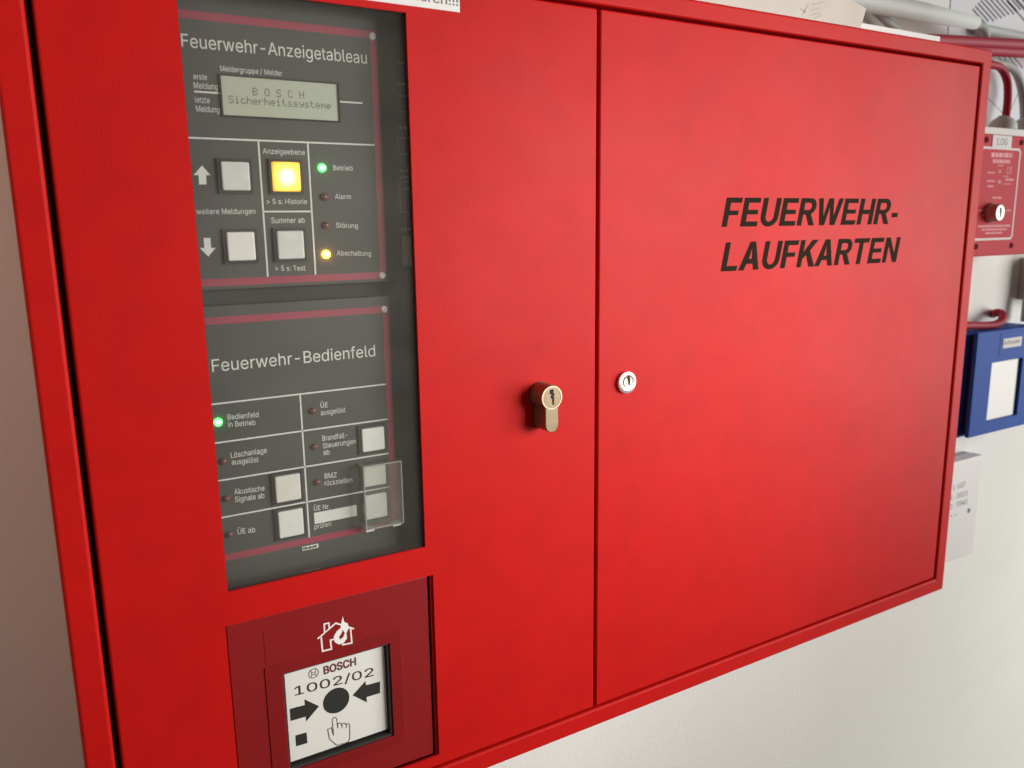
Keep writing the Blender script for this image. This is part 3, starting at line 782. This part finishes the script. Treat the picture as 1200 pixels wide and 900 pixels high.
# ------------------------------------------------------------------ paper label stuck above the window
sx1, sz0 = XZ((538.6, 14.7), 0)
lb = thing('paper_label', (sx1 - 0.09, 0.0, sz0), 'white paper strip with black writing stuck above the cabinet window', 'label')
obj('strip', MB().box(sx1 - 0.185, sx1, -0.0004, -0.0001, sz0, sz0 + 0.0175), PAPER, lb)
lettering('ieren!!!', (489, 0.2), (537, 7.4), 12.0, -0.0005, INK_GREY, lb)

# ------------------------------------------------------------------ papers behind the top edge of the cabinet
def sheet(name, pts, d, m, label, cat='paper', group=None, tilt=0.0):
    P_ = [XZ(p, d) for p in pts]
    return tag(obj(name, MB().prism(P_, d, d + 0.0005), m), label, cat, group)
top_d = 0.0012
zc = FZ1
cx1, cz1 = XZ((1015, 10), top_d); cxb, czb = XZ((1009, 28), top_d)
cs = thing('cream_paper', (0.55, top_d, zc), 'cream paper sheet standing on top of the red cabinet', 'paper')
obj('sheet', MB().prism([(0.40, zc + 0.0003), (cxb, zc + 0.0003), (cx1, cz1), (cx1 - 0.05, cz1 + 0.012), (0.40, cz1 + 0.030)], top_d, top_d + 0.0006), PAPER_CREAM, cs)
mb = MB()
for (a, b) in (((941, 16), (947, 6)), ((950, 18), (960, 15)), ((951, 12), (962, 9)), ((953, 5), (966, 2)), ((938, 10), (944, 14)), ((955, 21), (962, 18))):
    mb.stroke([XZ(a, top_d), XZ(b, top_d)], 0.0012, top_d - 0.0001, top_d + 0.0002)
obj('faint_print', mb, mat('faint_show_through', (0.50, 0.44, 0.38), 0.9), cs)
fp = thing('folded_paper', (0.6, 0.03, zc), 'thin white folded paper lying flat on the cabinet top under pipes', 'paper')
px1 = XZ((1101, 46), 0.004)[0]
obj('sheet', MB().box(0.42, px1, 0.0035, 0.075, zc + 0.0003, zc + 0.0052), PAPER, fp)
obj('upper_leaf', MB().box(0.45, px1 - 0.10, 0.022, 0.072, zc + 0.0062, zc + 0.0110), PAPER, fp)

# sheets pinned on the wall behind the pipes
ws = WD - 0.0008
tx0 = XZ((1114, 0), ws)[0]; tz0 = XZ((1180, 150), ws)[1]
tag(obj('wall_notice', MB().box(tx0 - 0.26, tx0 - 0.0012, ws, ws + 0.0005, EYE + 0.09, EYE + 0.40), PAPER), 'plain white notice sheet on the wall behind the grey pipe', 'paper')
ts = thing('printed_notice', (tx0 + 0.15, ws, tz0), 'white sheet with slanting black text lines on wall behind red cables', 'paper')
obj('sheet', MB().box(tx0 + 0.0008, tx0 + 0.33, ws, ws + 0.0005, tz0, EYE + 0.42), PAPER_COOL, ts)
obj('sheet_edge', MB().box(tx0 - 0.0005, tx0 + 0.0005, ws - 0.0002, ws + 0.0004, tz0 + 0.10, EYE + 0.42), INK_BLACK, ts)
tl = MB()
def zr(u, v): return (1000 + u / 6, v / 6)
for k in range(22):
    base = Vector((842, 68)) + Vector((19, -20.5)) * k
    dirv = Vector((95, 108))
    t = 0.0
    L = random.uniform(0.8, 1.0) + k * 0.09
    while t < L:
        w = random.uniform(0.05, 0.2)
        a = base + dirv * t; b = base + dirv * min(t + w, L)
        tl.stroke([XZ(zr(*a), ws), XZ(zr(*b), ws)], 0.0026, ws - 0.00018, ws + 0.0001)
        t += w + 0.055
for k in range(10):
    base = Vector((1085, 10)) + Vector((38, -31)) * k
    t = 0.0
    while t < 1.6:
        w = random.uniform(0.08, 0.3)
        a = base + Vector((95, 108)) * t; b = base + Vector((95, 108)) * (t + w)
        tl.stroke([XZ(zr(*a), ws), XZ(zr(*b), ws)], 0.0030, ws - 0.00018, ws + 0.0001)
        t += w + 0.08
for k in range(5):
    base = Vector((985, 395)) + Vector((36, 2)) * k
    for q in range(2):
        a = base + Vector((34, 40)) * q; b = a + Vector((24, 30))
        tl.stroke([XZ(zr(*a), ws), XZ(zr(*b), ws)], 0.0024, ws - 0.00018, ws + 0.0001)
tl.stroke([XZ(zr(950, 692), ws), XZ(zr(1055, 802), ws)], 0.0009, ws - 0.0002, ws + 0.0001)
tl.stroke([XZ(zr(1178, 605), ws), XZ(zr(1092, 812), ws)], 0.0009, ws - 0.0002, ws + 0.0001)
obj('printed_lines', tl, INK_SOFT, ts)['kind'] = 'stuff'

# ------------------------------------------------------------------ pipes and cables
cdp = 0.088
pa = W(1016.7 + 25, -1, cdp); zt_ = W(1144, 19, cdp).z; zb_ = W(1142, 34.5, cdp).z
pr = (zt_ - zb_) / 2; pzc = (zt_ + zb_) / 2
xe = W(1143, 27, cdp).x
pt = MB()
n = 32
def hpipe(mb, x0, x1, y, z, r, ri):
    rings = []
    for (x, rr) in ((x0, r * 1.5), (x1 - 0.10, r * 1.38), (x1, r), (x1, ri), (x1 - 0.06, ri)):
        ids = []
        for k in range(n):
            a = 2 * math.pi * k / n
            ids.append(len(mb.v)); mb.v.append((x, y + rr * math.cos(a), z + rr * math.sin(a)))
        rings.append(ids)
    for a, b in zip(rings, rings[1:]):
        for k in range(n): mb.f.append((a[k], a[(k + 1) % n], b[(k + 1) % n], b[k]))
hpipe(pt, 0.30, xe, cdp, pzc, pr, pr * 0.8)
tag(obj('conduit_pipe', pt, CONDUIT, smooth=False), 'thick grey plastic conduit pipe running along the wall above the cabinet', 'pipe')
bpy.data.objects['conduit_pipe'].data.polygons.foreach_set('use_smooth', [True] * len(bpy.data.objects['conduit_pipe'].data.polygons))

def cable(name, pts, r, m, label, cat='cable', group=None):
    return tag(obj(name, MB().tube([W(x, y, d) for x, y, d in pts], r, 16), m, smooth=True), label, cat, group)
cable('grey_cable', [(1120, 24, 0.088), (1140, 28, 0.088), (1149, 30, 0.087), (1154.5, 37, 0.087), (1155.5, 48, 0.090), (1156, 62, 0.095), (1166, 73, 0.098), (1180, 76, 0.099), (1191, 86, 0.099), (1197, 104, 0.098), (1200, 128, 0.092), (1200, 146, 0.085)], 0.0046, GREY_CABLE,
      'grey cable leaving the open conduit end and bending down behind red cables')
cable('grey_cable', [(1016, 4, 0.104), (1026, 13, 0.104), (1037, 23, 0.104), (1050, 35, 0.104)], 0.0042, GREY_CABLE, 'thin grey cable slanting down behind the folded paper on the cabinet')
tag(obj('thin_conduit', MB().tube([W(1146, 33.5, 0.112), W(1170, 38.5, 0.112), W(1215, 47, 0.112), W(1290, 60, 0.112)], 0.0062, 16), CONDUIT, smooth=True), 'thin grey conduit continuing beyond the thick pipe end', 'pipe')
cable('red_cable', [(1080, 47, 0.080), (1110, 48, 0.080), (1150, 50, 0.080), (1205, 53, 0.080), (1290, 58, 0.082)], 0.0062, RED_CABLE, 'upper red fire alarm cable running above the red key switch box')
cable('red_cable', [(1100, 57, 0.083), (1140, 58.5, 0.083), (1170, 60, 0.083), (1205, 62, 0.083), (1290, 66, 0.084)], 0.0058, RED_CABLE, 'lower red fire alarm cable directly under another red cable')
cable('red_cable', [(1150, 74, 0.095), (1163, 76, 0.095), (1173, 80, 0.095), (1180, 94, 0.093), (1181, 115, 0.089), (1178.5, 140, 0.084)], 0.0044, RED_CABLE, 'red cable curving down into the white gland of the key switch box')
cable('red_cable', [(1105, 383, 0.100), (1134, 381.5, 0.100), (1155, 381.5, 0.099), (1167, 380, 0.098), (1174.5, 374.5, 0.098), (1173.5, 367.5, 0.104), (1167, 366.5, 0.112), (1163, 369, 0.125)], 0.0050, RED_CABLE, 'short red cable end hooked into the wall above the blue call point')

# ------------------------------------------------------------------ red key switch box
KD = 0.070
kx0 = 0.895
kz1 = XZ((1160, 157), KD)[1]; kz0 = XZ((1150, 300.5), KD)[1]
kx1 = kx0 + 0.165
ks = thing('key_switch_box', ((kx0 + kx1) / 2, WD, kz0), 'red key switch box with pale border line and floor sticker beside the cabinet', 'switch box')
obj('lid', MB().box(kx0, kx1, KD, KD + 0.012, kz0, kz1), RED_BOX, ks, bevel=0.0015)
zw = XZ((1160, 149), KD + 0.004)[1]
obj('back_box', MB().box(kx0 + 0.001, kx1 - 0.001, KD + 0.0122, WD - 0.0005, kz0 + 0.002, kz1 - 0.001), WHITE_PLASTIC, ks, bevel=0.001)
obj('top_rim', MB().box(kx0 - 0.001, kx1 + 0.001, KD + 0.002, KD + 0.016, kz1 + 0.0003, zw), PAPER, ks, bevel=0.0008)
bl_ = [XZ(p, KD) for p in ((1125, 281), (1183.5, 279.8), (1185.5, 277.5), (1195.4, 178.5), (1194, 175.5), (1130, 171))]
zt_ = (XZ((1153, 172.7), KD)[1] + bl_[4][1]) / 2; zb_ = (bl_[1][1] + XZ((1143, 280.4), KD)[1]) / 2
xr_ = XZ((1190.5, 228), KD)[0]
obj('border_line', MB().stroke([(kx0 + 0.012, zt_), (xr_ - 0.003, zt_), (xr_, zt_ - 0.003), (xr_, zb_ + 0.003), (xr_ - 0.003, zb_), (kx0 + 0.012, zb_), (kx0 + 0.009, zb_ + 0.003), (kx0 + 0.009, zt_ - 0.003)], 0.0024, KD - 0.0002, KD + 0.0002, closed=True), PAPER, ks)
x0, x1, za, zb = RECT((1163.3, 157.8), (1185.6, 160), (1184.4, 174.4), (1162.2, 172.2), KD)
st = obj('floor_sticker', MB().box(x0, x1, KD - 0.0006, KD - 0.0001, za, zb), PAPER, ks)
lettering('1.OG', (1167.8, 169.8), (1180, 170.3), 8.0, KD - 0.0006, INK_GREY, st)
def zk(u, v): return (1140 + u / 11.25, 145 + v / 11.25)
def zk2(u, v): return (1140 + u / 11.25, 220 + v / 11.25)
def smear(zf, a, b, h, cell=11):
    """worn line of tiny print"""
    mb = MB(); x = a[0]
    while x < b[0]:
        w = random.uniform(0.6, 1.5) * cell
        y = a[1] + (b[1] - a[1]) * (x - a[0]) / max(1, b[0] - a[0])
        x2 = min(x + w, b[0])
        mb.prism([XZ(zf(x, y), KD), XZ(zf(x2, y), KD), XZ(zf(x2, y - h), KD), XZ(zf(x, y - h), KD)], KD - 0.00012, KD + 0.0002)
        x += w + cell * 0.35
    obj('worn_print_line', mb, INK_PINKISH, ks)
smear(zk, (245, 440), (520, 448), 60, 30); smear(zk, (265, 518), (490, 526), 50, 22); smear(zk, (330, 560), (405, 562), 16)
smear(zk, (195, 655), (290, 658), 22); smear(zk, (345, 650), (375, 652), 40); smear(zk, (190, 765), (290, 768), 24); smear(zk, (335, 785), (370, 787), 40)
smear(zk, (190, 835), (272, 838), 24); smear(zk, (405, 700), (470, 702), 14); smear(zk, (400, 800), (500, 802), 12); smear(zk, (430, 750), (535, 754), 30)
smear(zk2, (260, 145), (380, 145), 26); smear(zk2, (75, 312), (215, 308), 22); smear(zk2, (120, 372), (172, 370), 22); smear(zk2, (440, 310), (500, 308), 18)
smear(zk2, (65, 522), (490, 512), 26); smear(zk2, (115, 566), (445, 558), 24); smear(zk2, (165, 612), (385, 604), 24)
lettering('CE', zk(440, 655), zk(510, 660), 7.5, KD, INK_PINKISH, ks)
lc = XZ((1172.5, 249.3), KD - 0.012)
kl = obj('key_cylinder', MB().lathe(lc[0], lc[1], [(0.0112, KD + 0.001), (0.0112, KD - 0.003), (0.0100, KD - 0.0045), (0.0098, KD - 0.0105), (0.0088, KD - 0.0120), (0.0086, KD - 0.0118), (0, KD - 0.0118)], 40), NICKEL, ks)
obj('keyway', keyway(lc[0], lc[1], 0.0009, KD - 0.0123), KEYHOLE, kl)
for p in ((1156, 163.7), (1197, 167), (1143.6, 289), (1185, 287.6)):
    x, z = XZ(p, KD)
    obj('screw', MB().lathe(x, z, [(0.0036, KD + 0.0005), (0.0034, KD - 0.0008), (0.0016, KD - 0.0009), (0.0015, KD - 0.0002), (0, KD - 0.0002)], 20), SCREW_RED, ks)
for p in ((1177, 148), (1202, 149)):
    x, z = XZ(p, 0.085)
    gz = kz1 - 0.001
    g = MB()
    prof = [(0.0150, zw + 0.0002), (0.0150, zw + 0.004), (0.0140, zw + 0.008), (0.0110, zw + 0.012), (0.0065, zw + 0.0150), (0.0050, zw + 0.0165), (0, zw + 0.0165)]
    rings = []
    for r, zz in prof:
        ids = []
        for k in range(24):
            a = 2 * math.pi * k / 24
            ids.append(len(g.v)); g.v.append((x + max(r, 1e-5) * math.cos(a), 0.087 + max(r, 1e-5) * math.sin(a), zz))
        rings.append(ids)
    for a, b in zip(rings, rings[1:]):
        for k in range(24): g.f.append((a[k], a[(k + 1) % 24], b[(k + 1) % 24], b[k]))
    obj('cable_gland', g, CONDUIT, ks, smooth=True)

# ------------------------------------------------------------------ blue call point
BD = 0.080
bx0, bz1 = XZ((1146.5, 390.5), BD)
bz0 = XZ((1133, 514), BD)[1]
bx1 = bx0 + (bz1 - bz0)
bc = thing('blue_call_point', ((bx0 + bx1) / 2, WD, bz0), 'blue call point with blank white pane under a hooked red cable', 'call point')
qx0, qx1, qz0, qz1 = RECT((1163.5, 426), (1196, 421), (1190.5, 484), (1157, 491), BD)
obj('cover', ringbox(MB(), bx0, bx1, bz0, bz1, qx0 - 0.001, qx1 + 0.004, qz0 - 0.003, qz1 + 0.001, BD, BD + 0.0052), BLUE, bc, bevel=0.0008)
obj('cover_core', MB().box(bx0 + 0.004, bx1 - 0.004, BD + 0.0054, BD + 0.0098, bz0 + 0.004, bz1 - 0.004), GROOVE, bc)
obj('base', MB().box(bx0 - 0.010, bx1 + 0.010, BD + 0.0100, WD - 0.0005, bz0 - 0.001, bz1 - 0.001), BLUE, bc, bevel=0.0012)
obj('pane', MB().box(qx0 - 0.004, qx1 + 0.001, BD + 0.0035, BD + 0.0055, qz0 - 0.004, qz1 + 0.004), PANE_WHITE, bc)
x0, x1, za, zb = RECT((1175.3, 397.3), (1196.8, 393.8), (1196.2, 404.4), (1174.4, 408.9), BD)
obj('raised_field', MB().box(x0 - 0.006, bx1 - 0.012, BD - 0.0004, BD + 0.001, za - 0.008, bz1 - 0.004), BLUE, bc, bevel=0.0002, seg=1)
nl = obj('name_label', MB().box(x0, x1, BD - 0.0009, BD - 0.0005, za, zb), PAPER, bc)
lettering('Prüfmelder', (1176.6, 404.6), (1195.4, 401.4), 4.4, BD - 0.0009, INK_GREY, nl)

# ------------------------------------------------------------------ grey junction box and small gland at the frame edge
GD = 0.092
gx0 = XZ((1193, 330), WD)[0]; gz1 = XZ((1198, 303), GD)[1]; gz0 = XZ((1195, 356), GD)[1]
gb = thing('grey_junction_box', (gx0 + 0.04, WD, gz0), 'small grey junction box on the wall between red box and blue call point', 'junction box')
obj('lid', MB().box(gx0, gx0 + 0.085, GD, GD + 0.008, gz0, gz1), CONDUIT, gb, bevel=0.0012)
obj('base', MB().box(gx0 + 0.0012, gx0 + 0.0838, GD + 0.0084, WD - 0.0005, gz0 + 0.001, gz1 - 0.001), GREY_BOX, gb, bevel=0.001)
cx_, cz_ = XZ((1199, 374), 0.104)
clp = MB()
clp.tube([(cx_ + 0.006, 0.104, bz1 + 0.0016), (cx_ + 0.006, 0.104, bz1 + 0.016), (cx_ + 0.006, 0.104, gz0 + 0.004)], 0.006, 16, 3)
tag(obj('grey_cable', clp, GREY_CABLE, smooth=True), 'short grey cable between junction box and blue call point', 'cable')

# ------------------------------------------------------------------ white module box low on the wall
MD = 0.095
mx1 = XZ((1152, 532.5), MD)[0]; mz1 = (XZ((1151.5, 533), MD)[1] + XZ((1122, 540.5), MD)[1]) / 2; mz0 = XZ((1141, 648), MD)[1]
mx0 = mx1 - 0.135
wm = thing('white_module_box', ((mx0 + mx1) / 2, WD, mz0), 'white plastic module box with printed numbers below the blue call point', 'junction box')
obj('cover', MB().box(mx0, mx1, MD, MD + 0.016, mz0, mz1), WHITE_PLASTIC, wm, bevel=0.0016)
obj('base', MB().box(mx0 + 0.001, mx1 - 0.001, MD + 0.0163, WD - 0.0005, mz0 + 0.001, mz1 - 0.001), GREY_BOX, wm)
def zm(u, v): return (1100 + u / 11.25, 540 + v / 11.25)
for s, a, b in (('E', (190, 390), (212, 382)), ('152/7', (242, 374), (350, 332)), ('1:', (150, 520), (190, 508)), ('1053/1', (234, 497), (380, 451)), ('2:', (150, 640), (186, 628)), ('1054/1', (230, 606), (376, 560))):
    lettering(s, zm(*a), zm(*b), 5.4, MD, INK_GREY, wm)
for p, r in (((165, 730), 0.0012), ((220, 712), 0.0012), ((397, 656), 0.0034)):
    x, z = XZ(zm(*p), MD)
    obj('screw_hole', MB().lathe(x, z, [(r, MD + 0.0003), (r, MD - 0.0001), (0, MD - 0.0001)], 20), INK_GREY, wm)
